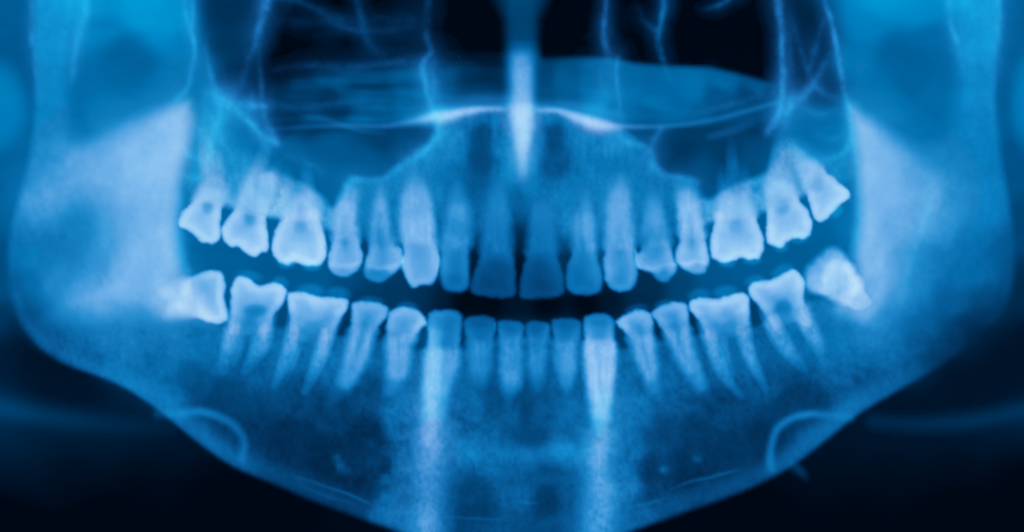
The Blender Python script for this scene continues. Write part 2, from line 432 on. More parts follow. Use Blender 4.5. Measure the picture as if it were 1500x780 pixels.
o = body('ramus', ramus(ramus_right, rr_pts, 17), (1230, -90, 1510, 520), 2.8, Y_BONE, M_BONE, mandible)
tag(o, 'upright back branch of the lower jaw at the right edge')

cor_left = [(279, 146), (284, 175), (277, 215), (268, 260), (262, 310), (262, 350), (268, 385), (279, 408), (300, 430), (318, 474), (250, 474), (160, 470), (90, 462), (92, 440), (122, 395), (142, 350), (146, 315), (120, 296), (70, 300), (38, 292), (60, 262), (105, 228), (160, 195), (215, 168), (255, 152)]
cor_right = [(1238, 146), (1246, 190), (1254, 240), (1257, 290), (1256, 335), (1250, 372), (1252, 398), (1238, 428), (1214, 444), (1204, 460), (1240, 472), (1290, 480), (1318, 460), (1326, 420), (1332, 380), (1350, 335), (1370, 300), (1372, 270), (1345, 236), (1308, 200), (1270, 168)]
cl_pts = [(268, 165, 1.15), (240, 180, 1.1), (200, 205, 1.05), (250, 230, 1.25), (150, 230, .95), (110, 255, .85), (70, 275, .70), (45, 290, .6), (200, 270, 1.2), (150, 285, 1.0), (110, 290, .85), (240, 300, 1.15), (170, 350, .9), (150, 330, .8), (130, 318, .8), (220, 380, 1.05), (255, 360, 1.3), (140, 400, .8), (190, 430, 1.15), (110, 445, .95), (85, 460, .8), (150, 460, 1.0), (250, 450, 1.3), (300, 455, 1.25), (275, 420, 1.1)]
cr_pts = [(1246, 165, .9), (1262, 200, 1.1), (1265, 260, 1.25), (1300, 230, 1.0), (1300, 280, 1.15), (1345, 270, .8), (1262, 330, 1.3), (1310, 330, .95), (1355, 310, .75), (1275, 380, 1.3), (1320, 390, .85), (1280, 430, 1.1), (1310, 440, .6), (1260, 450, 1.25), (1235, 455, 1.0), (1208, 458, .4), (1300, 470, .5)]
def coronoid(poly, pts, seed, e):
    def fn(X, Y):
        sd = inside(X, Y, poly, 4)
        far = np.clip(np.abs(X - e) / 95 - .22, 0, 1)
        soft = 21 + 34 * far + 10 * smooth(430, 470, Y)
        t = levels(X, Y, pts, 14.0) * smooth(-soft * .45, soft, sd)
        front = (1 - smooth(255, 285, X)) if e < 750 else smooth(1238, 1262, X)
        t = t + .24 * front * smooth(-75, 25, sd) * (1 - smooth(.0, 30, sd))
        return t * (1 + 0.09 * spongy(X, Y, seed, 5.0) + .11 * grain(X, Y, 22, seed + 5, 2.2) + .12 * grain(X, Y, 55, seed + 6, 1.6))
    return fn
c_left, c_right = coronoid(cor_left, cl_pts, 23, 272), coronoid(cor_right, cr_pts, 27, 1250)
o = dense_body('coronoid_process', 'cortical_core', c_left, (-20, 80, 345, 560), 2.8, Y_DENSE, mandible, M_BONE, M_DENSE)
tag(o, 'bright triangular front of the left branch of the lower jaw')
o = dense_body('coronoid_process', 'cortical_core', c_right, (1180, 90, 1460, 560), 2.8, Y_DENSE, mandible, M_BONE, M_DENSE)
tag(o, 'bright triangular front of the right branch of the lower jaw')
EXTRA += [c_left, c_right]

border = [(20, 440, 7, .08), (40, 485, 8, .12), (95, 528, 10, .16), (185, 568, 14, .34), (240, 602, 16, .40), (290, 642, 15, .40), (338, 675, 14, .36), (400, 700, 14, .16), (470, 728, 14, .12), (540, 752, 16, .10), (600, 772, 18, .18)]
border = [(x + 4, y - 5, 1.5 * w, .85 * h) for x, y, w, h in border]
strip('cortical_border', border, Y_LINE, M_BONE, mandible, 2.4, rough=.14, mask=JAW)
border_r = [(930, 770, 18, .18), (985, 750, 16, .12), (1045, 730, 14, .14), (1105, 706, 13, .18), (1155, 680, 14, .34), (1205, 640, 16, .40), (1250, 604, 16, .36), (1310, 570, 16, .22), (1365, 538, 18, .08)]
border_r = [(x - 4, y - 5, 1.5 * w, .85 * h) for x, y, w, h in border_r]
strip('cortical_border', border_r, Y_LINE, M_BONE, mandible, 2.4, rough=.14, mask=JAW)
for pts in ([(425, 697, 3, .03), (455, 705, 3, .10), (480, 714, 3, .12), (505, 722, 3, .16), (530, 733, 3, .16), (548, 742, 3, .04)],
            [(440, 712, 3, .02), (480, 728, 3, .07), (520, 738, 3, .05)],
            [(985, 716, 3, .03), (1010, 706, 3, .14), (1035, 701, 3, .16), (1060, 694, 3, .17), (1086, 688, 3, .04)],
            [(915, 745, 4, .03), (950, 738, 4, .16), (975, 730, 4, .02)],
            [(640, 757, 3, .02), (700, 760, 3, .12), (745, 762, 3, .03)],
            [(760, 735, 3, .06), (775, 737, 3, .16), (790, 738, 3, .02)]):
    strip('cortical_line', pts, Y_LINE, M_BONE, mandible, 1.8)
# ghost streaks under the canines, put in as thickness; last, a chin ridge
strip('chin_streak', [(636, 480, 13, .15), (636, 520, 15, .45), (635, 560, 19, .6), (633, 600, 23, 1.0), (630, 640, 25, 1.0), (629, 690, 27, .72), (627, 735, 29, .62), (625, 770, 33, .85), (624, 800, 33, .8)], Y_DENSE, M_BONE, mandible, 2.4, rough=.3, core='cortical_core', floor=.9)
strip('chin_streak', [(884, 560, 18, .10), (883, 600, 22, .60), (880, 645, 25, .95), (875, 680, 28, .80), (876, 720, 31, .80), (877, 760, 34, 1.0), (876, 795, 34, .9)], Y_DENSE, M_BONE, mandible, 2.4, rough=.3, core='cortical_core')
strip('chin_streak', [(680, 668, 12, .05), (720, 664, 14, .12), (770, 668, 16, .16), (825, 662, 18, .42), (860, 660, 14, .2)], Y_LINE, M_BONE, mandible, 2.4, rough=.2)
# small dense flecks in the marrow
for k, (x, y, r, h) in enumerate([(493, 672, 6, .20), (499, 684, 6, .20), (508, 690, 5, .10), (563, 703, 7, .22), (972, 688, 5, .26), (1021, 673, 5, .16), (542, 650, 7, .07), (955, 625, 8, .10), (915, 690, 7, .12)]):
    body('bone_fleck', lambda X, Y, x=x, y=y, r=r, h=h, k=k: blob(X, Y, x, y, r, r * 1.3, h, 20 * k) * (1 + .4 * grain(X, Y, 4, 60 + k)), (x - 18, y - 18, x + 18, y + 18), 2.0, Y_LINE, M_BONE, mandible)

# front edge lines of the rami and of the condylar necks
strip('ramus_ridge', [(266, 250, 7, .05), (262, 310, 8, .26), (262, 350, 9, .32), (270, 385, 9, .36), (283, 408, 8, .25)], Y_LINE, M_WALL, mandible, rough=.2, seed=455, halo=.28)
strip('ramus_ridge', [(1243, 160, 5, .5), (1251, 215, 6, .3), (1257, 280, 7, .25), (1256, 335, 8, .35), (1248, 372, 8, .28)], Y_LINE, M_WALL, mandible, rough=.2, seed=456, halo=.28)
strip('ramus_ridge', [(1362, 270, 9, .22), (1360, 310, 8, .26), (1346, 345, 7, .22), (1332, 390, 6, .18), (1322, 440, 5, .1)], Y_LINE, M_WALL, mandible, rough=.2, seed=457, halo=.28)
strip('ramus_ridge', [(150, 300, 8, .12), (155, 350, 8, .16), (165, 400, 7, .05)], Y_LINE, M_WALL, mandible, rough=.2, seed=458, halo=.28)
strip('neck_ridge', [(48, -60, 6, .35), (46, 20, 6, .35), (47, 60, 6, .42), (52, 100, 6, .25), (54, 150, 5, .08)], Y_LINE, M_WALL, mandible, rough=.2, seed=459, halo=.28)
strip('neck_ridge', [(128, -60, 8, .4), (124, 20, 8, .48), (115, 50, 8, .5), (108, 85, 7, .4), (106, 120, 6, .1)], Y_LINE, M_WALL, mandible, rough=.2, seed=460, halo=.28)
strip('neck_ridge', [(1388, -60, 8, .3), (1392, 25, 7, .35), (1398, 50, 7, .55), (1406, 80, 7, .4), (1412, 110, 6, .08)], Y_LINE, M_WALL, mandible, rough=.2, seed=461, halo=.28)
strip('neck_ridge', [(1462, -60, 9, .3), (1464, 30, 9, .42), (1460, 80, 9, .35), (1455, 130, 8, .2), (1450, 190, 7, .05)], Y_LINE, M_WALL, mandible, rough=.2, seed=462, halo=.28)

# ============================================================================
# MAXILLA
# ============================================================================
maxilla = thing('maxilla', 750, 200, Y_BONE, 'upper jaw bone with bright palate line above the top row of teeth', 'jaw bone')
o = dense_body('alveolar_process', 'cortical_core', alveolar, (250, 150, 1265, 375), 2.4, Y_BONE, maxilla, M_BONE, M_DENSE, 1.2, under=soft)
tag(o, 'spongy tooth-bearing rim of the upper jaw')

strip('hard_palate', [(395, 190, 5, .05), (450, 186, 5, .16), (505, 184, 5, .26), (560, 185, 5, .28), (600, 179, 7, .55), (625, 174, 10, 1.2), (642, 170, 12, 1.6), (662, 167, 10, 1.6), (690, 162, 8, 1.4), (715, 160, 6, .9), (740, 160, 6, .35)], Y_LINE, M_BONE, maxilla, rough=.10, core='cortical_core', floor=.72)
strip('hard_palate', [(788, 162, 6, .4), (815, 162, 6, 1.0), (840, 170, 9, 1.4), (866, 180, 12, 1.75), (885, 184, 11, 1.5), (905, 185, 7, .8), (930, 186, 5, .45), (980, 185, 5, .28), (1040, 177, 5, .22), (1090, 164, 5, .24), (1140, 150, 5, .2)], Y_LINE, M_BONE, maxilla, rough=.10, core='cortical_core', floor=.72)
strip('palate_band', [(440, 170, 5, .03), (480, 176, 5, .12), (520, 190, 5, .14), (560, 195, 5, .06)], Y_LINE, M_WALL, maxilla)  # faint bands of extra thickness along the palate lines
strip('palate_band', [(600, 172, 14, .1), (650, 160, 16, .36), (700, 150, 14, .36), (745, 150, 14, .3)], Y_LINE, M_WALL, maxilla)
strip('palate_band', [(780, 158, 12, .3), (830, 155, 10, .3), (880, 165, 12, .4), (910, 172, 9, .2)], Y_LINE, M_WALL, maxilla)
strip('palate_band', [(1040, 200, 7, .10), (1065, 194, 8, .16), (1100, 182, 8, .08)], Y_LINE, M_WALL, maxilla)
WALL = [
    [(640, 182, 6, .55), (641, 198, 6, .5), (630, 214, 6, .5), (612, 226, 7, .55), (595, 236, 7, .5), (580, 250, 6, .35), (560, 262, 5, .25), (530, 263, 5, .35), (514, 266, 6, .4), (500, 288, 5, .2)],
    [(905, 190, 4, .2), (915, 208, 5, .25), (940, 214, 5, .3), (952, 224, 7, .4), (958, 244, 7, .42), (975, 256, 6, .3), (1000, 260, 6, .4), (1020, 268, 6, .35)],
    [(968, 190, 5, .25), (958, 205, 5, .35), (952, 222, 5, .2)],
    [(396, -60, 7, .5), (391, 0, 7, .55), (384, 25, 6, .5), (377, 50, 6, .42), (372, 70, 5, .2), (362, 90, 5, .14), (355, 120, 6, .1)],
    [(380, 65, 4, .05), (381, 100, 4, .12), (385, 150, 5, .25), (391, 182, 6, .35), (404, 207, 6, .4), (412, 210, 5, .1)],
    [(312, 138, 9, .4), (326, 148, 11, .75), (348, 154, 8, .5), (372, 155, 6, .55), (388, 156, 4, .35)],
    [(330, 158, 10, .5), (318, 185, 9, .4), (308, 215, 8, .32), (302, 245, 8, .3)],
    [(338, 155, 7, .35), (362, 176, 6, .45), (380, 194, 6, .5), (398, 208, 5, .5), (412, 212, 5, .1)],
    [(300, 55, 4, .08), (304, 90, 5, .24), (312, 120, 5, .3), (318, 140, 6, .3)],
    [(368, 135, 4, .1), (368, 148, 4, .3), (368, 158, 4, .1)],
    [(1138, -60, 6, .5), (1139, 0, 6, .5), (1144, 40, 5, .5), (1146, 90, 5, .55), (1147, 130, 5, .65), (1143, 155, 6, .7), (1136, 178, 6, .6), (1125, 192, 5, .45), (1120, 200, 4, .1)],
    [(1150, 160, 8, .4), (1163, 148, 10, .55), (1180, 138, 8, .45), (1193, 122, 6, .25), (1205, 100, 6, .2), (1215, 80, 5, .1)],
    [(1147, 190, 7, .2), (1152, 172, 6, .35), (1160, 155, 6, .3)],
    [(1158, 212, 6, .3), (1180, 228, 6, .4), (1210, 234, 6, .45), (1232, 228, 6, .45), (1243, 214, 6, .4), (1247, 198, 6, .2)],
    [(1155, 50, 5, .04), (1158, 90, 6, .1), (1155, 120, 5, .1)],
    [(1190, 125, 5, .12), (1205, 135, 6, .2), (1225, 145, 6, .2)],
    [(268, 215, 4, .2), (276, 228, 4, .35), (290, 235, 4, .25), (300, 238, 4, .1)],
    [(270, 255, 5, .12), (285, 262, 5, .3), (300, 258, 5, .1)]]
WALL += [
    [(398, 104, 6, .02), (450, 96, 6, .08), (520, 99, 6, .09), (590, 90, 6, .07)], [(400, 150, 5, .03), (445, 160, 5, .09), (500, 150, 5, .08), (560, 158, 5, .05)],
    [(470, 20, 5, .03), (500, 40, 5, .08), (545, 46, 5, .07), (600, 40, 6, .04)], [(1010, 168, 5, .04), (1060, 156, 5, .12), (1115, 140, 5, .08)],
    [(1160, 30, 5, .03), (1174, 75, 5, .10), (1188, 118, 5, .12)], [(1206, 30, 4, .05), (1196, 65, 5, .12), (1186, 100, 5, .10)],
    [(298, 150, 5, .1), (322, 196, 5, .22), (342, 238, 5, .16), (352, 262, 5, .04)], [(345, 162, 5, .15), (374, 188, 5, .24), (390, 214, 5, .12)],
    [(288, 186, 4, .12), (304, 206, 5, .24), (320, 240, 5, .22), (336, 258, 5, .06)], [(420, 228, 6, .05), (445, 236, 6, .14), (470, 250, 6, .08)],
    [(1180, 160, 5, .08), (1200, 168, 5, .16), (1225, 160, 5, .10)], [(1195, 195, 5, .05), (1215, 205, 6, .14), (1236, 196, 5, .10)]]
for i, w in enumerate(WALL):
    w = [(x, y, 1.2 * r, 1.2 * h) for x, y, r, h in w]
    strip('sinus_wall', w, Y_LINE, M_WALL, maxilla, 2.2, rough=.25, seed=33 + i, halo=.3)

# pterygoid plates: thin bright lines from the top edge to the rami
t = thing('pterygoid_plate', 275, 145, Y_LINE, 'thin bright bone line descending from top edge to the left jaw branch', 'bone', 'plates behind the sinuses')
strip('plate', [(284, -60, 5, .4), (282, 20, 5, .4), (281, 45, 5, .5), (285, 72, 5, .65), (281, 100, 5, .5), (277, 125, 5, .5), (266, 140, 6, .45), (250, 150, 6, .15)], Y_LINE, M_WALL, t, rough=.2, seed=441, halo=.28)
strip('edge', [(268, -30, 5, .25), (272, 20, 5, .3), (279, 50, 5, .2)], Y_LINE, M_WALL, t, rough=.2, seed=442, halo=.28)
t = thing('pterygoid_plate', 1240, 150, Y_LINE, 'thin bright bone line descending from top edge to the right jaw branch', 'bone', 'plates behind the sinuses')
strip('plate', [(1198, -60, 5, .3), (1208, 0, 5, .4), (1216, 25, 5, .65), (1223, 55, 5, .7), (1229, 90, 5, .55), (1235, 125, 5, .6), (1243, 155, 6, .6)], Y_LINE, M_WALL, t, rough=.2, seed=443, halo=.28)

# nose: septum, conchae, thin cell walls
t = thing('nasal_septum', 765, 235, Y_DENSE, 'bright vertical bar in the middle of the nose above the front teeth', 'nasal septum')
def septum(X, Y):
    w = np.interp(Y, [60, 140, 165, 185, 205, 235, 260], [17, 17, 18, 17, 12, 8, 7])
    cx = np.interp(Y, [60, 165, 235], [765, 764, 766])
    prof = np.exp(-(np.abs(X - cx + 1.5 * grain(X, Y, 20, 58)) / (w * .98)) ** 2.6)
    a = np.interp(Y, [58, 70, 84, 100, 130, 150, 168, 185, 205, 225, 250, 270], [0, .2, .9, 1.2, 1.45, 1.6, 2.1, 2.0, 1.6, .8, .35, 0])
    return prof * a * (1 + .10 * spongy(X, Y, 51, 4) + .10 * grain(X, Y, 18, 57, 2)) + blob(X, Y, 765, 222, 14, 26, .35)
dense_body('bony_septum', 'cortical_core', septum, (730, 50, 800, 275), 2.0, Y_DENSE, t, M_BONE, M_DENSE, .72)
def septum_top(X, Y):
    w = np.interp(Y, [-90, 0, 30, 60, 180, 260], [40, 34, 24, 22, 22, 26])
    a = np.interp(Y, [-90, 0, 30, 55, 90, 150, 200, 250, 290], [.2, .16, .13, .16, .26, .32, .4, .32, 0])
    return a * np.exp(-((X - 764) / w) ** 4)
o = body('septal_cartilage', septum_top, (690, -90, 840, 300), 3.0, Y_FAR, M_SOFT, t)

def concha_l(X, Y):
    t = levels(X, Y, [(410, 120, .08), (440, 120, .16), (480, 108, .30), (500, 115, .35), (540, 110, .25), (590, 120, .30), (450, 140, .14), (480, 145, .10), (520, 130, .24), (560, 140, .16), (620, 130, .36), (640, 110, .2), (700, 110, .07), (700, 140, .1), (740, 120, .1), (600, 160, .3), (560, 165, .2), (500, 165, .12), (430, 168, .1), (460, 182, .18), (520, 178, .3)], 10)
    top = np.interp(X, [380, 430, 470, 520, 580, 625, 650, 745], [122, 112, 100, 98, 95, 84, 84, 84])
    m = smooth(-14, 26, Y - top) * smooth(0, 14, X - 384) * (1 - smooth(735, 755, X)) * (1 - smooth(172, 192, Y))
    return .8 * t * m * (1 + .45 * grain(X, Y, 80, 71, .12) + .25 * grain(X, Y, 40, 72, .14))
def concha_r(X, Y):
    t = levels(X, Y, [(795, 110, .12), (800, 150, .16), (830, 115, .28), (830, 145, .25), (870, 120, .42), (880, 145, .5), (920, 120, .46), (960, 115, .42), (1010, 115, .45), (1060, 118, .40), (1110, 123, .3), (960, 145, .4), (1000, 155, .34), (1010, 135, .42), (1050, 140, .2), (1100, 145, .12), (1130, 140, .1), (900, 165, .3), (950, 172, .2), (1020, 170, .22), (1060, 160, .12)], 10)
    top = np.interp(X, [780, 870, 900, 930, 980, 1040, 1080, 1120, 1145], [86, 84, 86, 93, 97, 99, 108, 119, 124])
    m = smooth(-5, 8, Y - top) * smooth(0, 14, X - 782) * (1 - smooth(1136, 1146, X)) * (1 - smooth(172, 192, Y))
    return t * m * (1 + .12 * grain(X, Y, 60, 73, .2) + .06 * grain(X, Y, 30, 74, .2))
o = body('inferior_concha', concha_l, (375, 70, 770, 200), 3.0, Y_FAR, M_SOFT)
tag(o, 'streaky blue band across the dark nose left of the septum', 'nasal concha', 'bands beside the nasal septum')
o = body('inferior_concha', concha_r, (775, 70, 1155, 200), 3.0, Y_FAR, M_SOFT)
tag(o, 'even blue band with crisp top edge right of the septum', 'nasal concha', 'bands beside the nasal septum')

t = thing('nasal_wall', 630, 165, Y_LINE, 'wavy upright bone line bounding the nose on its left side', 'bone', 'upright walls of the nose')
strip('wall', [(628, -60, 8, .08), (627, 20, 8, .10), (624, 50, 7, .14), (632, 75, 6, .2), (622, 88, 6, .4), (618, 102, 6, .45), (623, 120, 6, .5), (627, 140, 6, .45), (633, 158, 6, .6), (636, 172, 6, .5)], Y_LINE, M_WALL, t, rough=.2, seed=444, halo=.28)
strip('wall_rim', [(636, 85, 13, .1), (633, 105, 14, .32), (634, 130, 13, .36), (637, 152, 12, .36), (645, 168, 12, .3)], Y_FAR, M_WALL, t, rough=.2, seed=445, halo=.28)
t = thing('nasal_wall', 908, 165, Y_LINE, 'straight upright bone line bounding the nose on its right side', 'bone', 'upright walls of the nose')
strip('wall', [(888, -60, 6, .08), (887, 5, 5, .34), (885, 35, 5, .4), (886, 60, 6, .3), (892, 85, 8, .2)], Y_LINE, M_WALL, t, rough=.2, seed=446, halo=.28)
strip('wall_rim', [(905, 85, 5, .2), (903, 105, 4, .35), (905, 130, 4, .4), (908, 152, 4, .3), (906, 168, 5, .1)], Y_LINE, M_WALL, t, rough=.2, seed=447, halo=.28)
strip('wall_rim', [(885, 95, 16, .1), (886, 125, 18, .22), (884, 150, 18, .22)], Y_FAR, M_WALL, t, rough=.2, seed=448, halo=.28)
t = thing('sinus_septum', 968, 95, Y_LINE, 'curved thin bone line hanging into the dark right sinus', 'bone')
strip('upper_line', [(975, -60, 6, .2), (973, 0, 6, .38), (968, 35, 5, .40), (964, 60, 6, .22), (972, 90, 6, .18), (982, 118, 6, .08)], Y_LINE, M_BONE, t, rough=.2, seed=449, halo=.28)
strip('side_line', [(935, 15, 8, .04), (945, 32, 7, .09), (960, 45, 6, .12)], Y_LINE, M_BONE, t, rough=.2, seed=450, halo=.28)
t = thing('orbital_rim', 1050, 5, Y_LINE, 'short bright arc at the top edge over the right sinus', 'bone', 'arcs along the top edge')
strip('arc', [(1080, -20, 7, .3), (1066, 0, 5, .3), (1050, 9, 5, .22), (1030, 14, 5, .05)], Y_LINE, M_BONE, t, rough=.2, seed=451, halo=.28)
t = thing('orbital_rim', 460, 8, Y_LINE, 'faint arc at the top edge over the left sinus', 'bone', 'arcs along the top edge')
strip('arc', [(395, -10, 8, .15), (440, 3, 6, .12), (460, 12, 6, .08), (500, 30, 8, .05)], Y_LINE, M_BONE, t, rough=.2, seed=452, halo=.28)
strip('cell_wall', [(515, -30, 8, .1), (525, 10, 7, .1), (533, 45, 7, .1), (545, 70, 8, .12), (560, 80, 8, .06)], Y_LINE, M_BONE, t, rough=.2, seed=453, halo=.28)
strip('cell_wall', [(395, 33, 10, .02), (450, 32, 10, .05), (520, 28, 10, .04), (600, 27, 12, .05)], Y_LINE, M_BONE, t, rough=.2, seed=454, halo=.28)

# ============================================================================
# OTHER THINGS: hyoid horns, ear lobes, neck folds
# ============================================================================
t = thing('hyoid_horn', 355, 680, Y_LINE, 'dim loop of bone hanging inside the left lower jaw border', 'hyoid bone', 'hyoid horns by the jaw border')
strip('rim', [(232, 606, 9, 0.14), (262, 606, 9, 0.24), (290, 603, 8, 0.46), (310, 607, 8, 0.46), (335, 618, 8, 0.35), (352, 635, 8, 0.30), (358, 652, 8, 0.30), (354, 672, 8, 0.27)], Y_LINE, M_BONE, t)
strip('root', [(300, 625, 8, .06), (302, 640, 8, .08), (310, 650, 9, .05)], Y_LINE, M_BONE, t)
t = thing('hyoid_horn', 1140, 685, Y_LINE, 'hooked dim bone loop inside the right lower jaw border', 'hyoid bone', 'hyoid horns by the jaw border')
strip('rim', [(1245, 612, 8, 0.16), (1212, 608, 7, 0.24), (1185, 607, 7, 0.57), (1160, 613, 7, 0.49), (1140, 627, 7, 0.46), (1131, 648, 7, 0.43), (1128, 672, 8, 0.46), (1130, 686, 9, 0.27)], Y_LINE, M_BONE, t)
strip('root', [(1160, 680, 9, .1), (1172, 690, 8, .1), (1180, 700, 7, .03)], Y_LINE, M_BONE, t)

o = body('ear_lobe', lambda X, Y: blob(X, Y, -8, 160, 46, 66, .34, 0, 2.5) * (1 + .5 * np.clip(-(Y - 160) / 120, -.6, .6)), (-90, 60, 60, 260), 3.0, Y_DENSE, M_SOFT)
tag(o, 'pale rounded lobe cut by the left picture edge', 'ear lobe', 'lobes at the picture edges')
o = body('ear_lobe', lambda X, Y: blob(X, Y, 1512, 150, 30, 72, .34, 0, 2.2), (1460, 40, 1590, 260), 3.0, Y_DENSE, M_SOFT)
tag(o, 'pale narrow lobe cut by the right picture edge', 'ear lobe', 'lobes at the picture edges')
o = strip('neck_fold', [(-80, 585, 22, .08), (0, 598, 22, .10), (80, 612, 20, .07), (170, 622, 18, .03), (250, 628, 14, .015)], Y_DENSE, M_SOFT, None, 4.0)
tag(o, 'faint blue skin fold on black below the left jaw corner', 'skin fold', 'neck folds under the jaw')
o = strip('neck_fold', [(1580, 592, 20, .05), (1500, 603, 18, .06), (1420, 617, 16, .06), (1350, 622, 16, .05), (1280, 618, 14, .04)], Y_DENSE, M_SOFT, None, 4.0)
tag(o, 'faint blue skin fold on black below the right jaw corner', 'skin fold', 'neck folds under the jaw')

# ============================================================================
# TEETH
# ============================================================================
def tooth(name, label, group, outline, neck, lv, pulp=(), roots=(), cusps=(), edge=9.0, blur=2.8, mod=(), seed=0, gr=0.05):
    """outline: whole tooth or crown; neck: (x0, y0, x1, y1) cervical line with the crown on its right-hand side going
    from 0 to 1 (None: the outline is all crown); lv: (x, y, thickness) soundings; roots: ridges (x, y, half width, thickness)."""
    P = np.asarray(outline, float)
    cx, cy = P.mean(0)
    t = thing(name, cx, cy, Y_TOOTH, label, 'tooth', group)
    if neck is not None:
        x0, y0, x1, y1 = neck
        L = math.hypot(x1 - x0, y1 - y0)
    def along(X, Y):
        return ((x1 - x0) * (Y - y0) - (y1 - y0) * (X - x0)) / L
    def side(X, Y):
        return smooth(-7, 7, along(X, Y))
    deep = 1 if neck is None else max(1, -along(P[:, 0], P[:, 1]).min())
    def full(X, Y):
        sd = inside(X, Y, outline, 4) + 1.1 * grain(X, Y, 9, 700 + seed) + .6 * grain(X, Y, 4.5, 740 + seed) + (0 if neck is None else 2.5 * (1 - side(X, Y)))
        br = blur if neck is None else blur + 5.5 * (1 - side(X, Y))
        p = np.clip((sd + br) / (edge + br), 0, 1)
        bone = alveolar(X, Y) + body_bone(X, Y)
        want = levels(X, Y, lv, 11.0)
        if neck is not None:      # roots thin out towards the tip
            want = want * (1 + .08 * smooth(0, .3, -along(X, Y) / deep) - .55 * smooth(.55, 1.12, -along(X, Y) / deep))
        want = want - .19 * over(want - 1.2)
        rootw = 0 if neck is None else 1 - side(X, Y)
        T = np.maximum(want + .40 * rootw * np.minimum(want, 1) - bone, .2 * want) * np.sqrt(np.clip(1 - (1 - p) ** 2.4, 0, 1)) * smooth(-br, br * 1.2, sd)
        sdw = 1 if neck is None else side(X, Y)
        T = T * (1 + sdw * (.17 * np.exp(-((sd - 7) / 5) ** 2) - .16 * smooth(9, 26, sd)) + .07 * grain(X, Y, 16, 500 + seed, 1.5))
        for (x, y, rx, ry, h, r) in pulp:
            T = T * (1 - min(.6, 1.5 * h) * blob(X, Y, x, y, rx * 1.1, ry * 1.1, 1.0, r, 1.6))
        for m in mod:
            q = strand(X, Y, m if m[1][3] > 0 else [(a, b, 1.7 * c, d) for a, b, c, d in m])
            T = T + q * smooth(-blur, 3, sd)
        return np.maximum(T, 0) * (1 + (gr + .10 * (1 - sdw)) * spongy(X, Y, 100 + seed, 3.8) + .10 * (1 - sdw) * grain(X, Y, 5, 860 + seed, 9))
    box = (P[:, 0].min() - 9, P[:, 1].min() - 9, P[:, 0].max() + 9, P[:, 1].max() + 9)
    memo = {}
    def split(X, Y, part):
        if 'T' not in memo:
            T = full(X, Y)
            C = np.clip(over(T + behind(X, Y) - 1.06), 0, T)
            S = np.ones(X.shape) if neck is None else side(X, Y)
            memo.update(T=T - C + 0.01 * (T > 0.02), C=C, S=S)
        w = memo['S'] if part[0] == 'c' else 1 - memo['S']
        return memo['T' if part[1] == 's' else 'C'] * w
    for part, shell, core, m in (('c', 'crown', 'enamel', M_ENAMEL), ('r', 'root', 'dentine', M_DENTINE)):
        if part == 'r' and neck is None:
            continue
        o = body(shell, lambda X, Y: split(X, Y, part + 's'), box, 1.7, Y_TOOTH, M_SHELL, t)
        c = body(core, lambda X, Y: split(X, Y, part + 'c'), box, 1.7, Y_TOOTH - 0.0011, m)
        if c is not None:
            c.parent = o
            c.location = np.array(c.location) - np.array(o.location) - np.array(t.location)
    for r in roots:
        r = [(x, y, 1.28 * w, h) for x, y, w, h in r]
        strip('root', r, Y_TOOTH + 0.0012, M_SHELL, t, 1.8, soft=False, rough=.32, seed=200 + seed, core='dentine', crown=full)
    for (x, y, rx, ry, h, rot) in cusps:
        m = max(rx, ry) * 1.6
        body('cusp', lambda X, Y: blob(X, Y, x, y, rx, ry, .55 * h, rot, 2.2) * (1 + .1 * grain(X, Y, 5, 77 + seed)), (x - m, y - m, x + m, y + m), 1.7, Y_TOOTH + 0.0021, M_SHELL, t)
    for (x, y, rx, ry, h, rot) in pulp[:1]:
        m = max(rx, ry) * 1.3
        body('pulp_chamber', lambda X, Y: blob(X, Y, x, y, rx * .7, ry * .7, .05, rot, 1.5), (x - m, y - m, x + m, y + m), 2.0, Y_TOOTH - 0.0045, M_SOFT, t)
    return t

UP, LO = 'upper teeth', 'lower teeth'
# --- upper row, from the picture's left --------------------------------------------------
tooth('molar', 'small tilted upper molar at the left end of the top row', UP,
      [(261.5, 328), (265, 335), (276, 338), (288, 348), (297, 356), (309, 358), (319, 354), (323, 345), (323, 330), (324, 312), (327, 298), (329, 281), (324, 266), (317, 250), (311, 238), (304, 243), (300, 260), (293, 279), (285, 292), (273, 305), (264, 316)],
      (262, 292, 335, 302), [(275, 325, 2.1), (305, 345, 2.3), (315, 320, 2.0), (285, 310, 1.9), (310, 290, 1.3), (315, 265, .8), (308, 245, .2)],
      pulp=[(304, 305, 8, 9, .28, 0)], roots=[[(308, 268, 12, .35), (303, 238, 11, .40), (300, 205, 9, .08)], [(322, 270, 9, .3), (320, 248, 9, .22), (318, 225, 8, .04)]], seed=1)
tooth('molar', 'second upper molar from the left with a dark oval pulp spot', UP,
      [(324, 338), (327, 352), (337, 362), (350, 363), (361, 372), (373, 376), (384, 371), (391, 369), (394, 353), (391, 333), (391, 317), (394, 303), (401, 285), (405, 268), (402, 256), (394, 244), (387, 233), (378, 237), (368, 250), (360, 268), (354, 285), (346, 303), (334, 317), (327, 328)],
      (320, 303, 400, 303), [(335, 345, 2.2), (370, 365, 2.4), (385, 350, 2.3), (350, 320, 1.8), (380, 315, 1.9), (362, 290, 1.4), (398, 270, 1.1), (385, 265, 1.0), (385, 240, .2)],
      pulp=[(366.5, 319, 9, 12, .30, 0)], mod=[[(377, 250, 3, -.2), (375, 275, 3, -.25), (372, 300, 3, -.1)]], roots=[[(372, 268, 12, .35), (384, 236, 11, .42), (391, 208, 9, .08)], [(399, 278, 9, .35), (403, 254, 9, .28), (405, 234, 8, .04)]], seed=2)
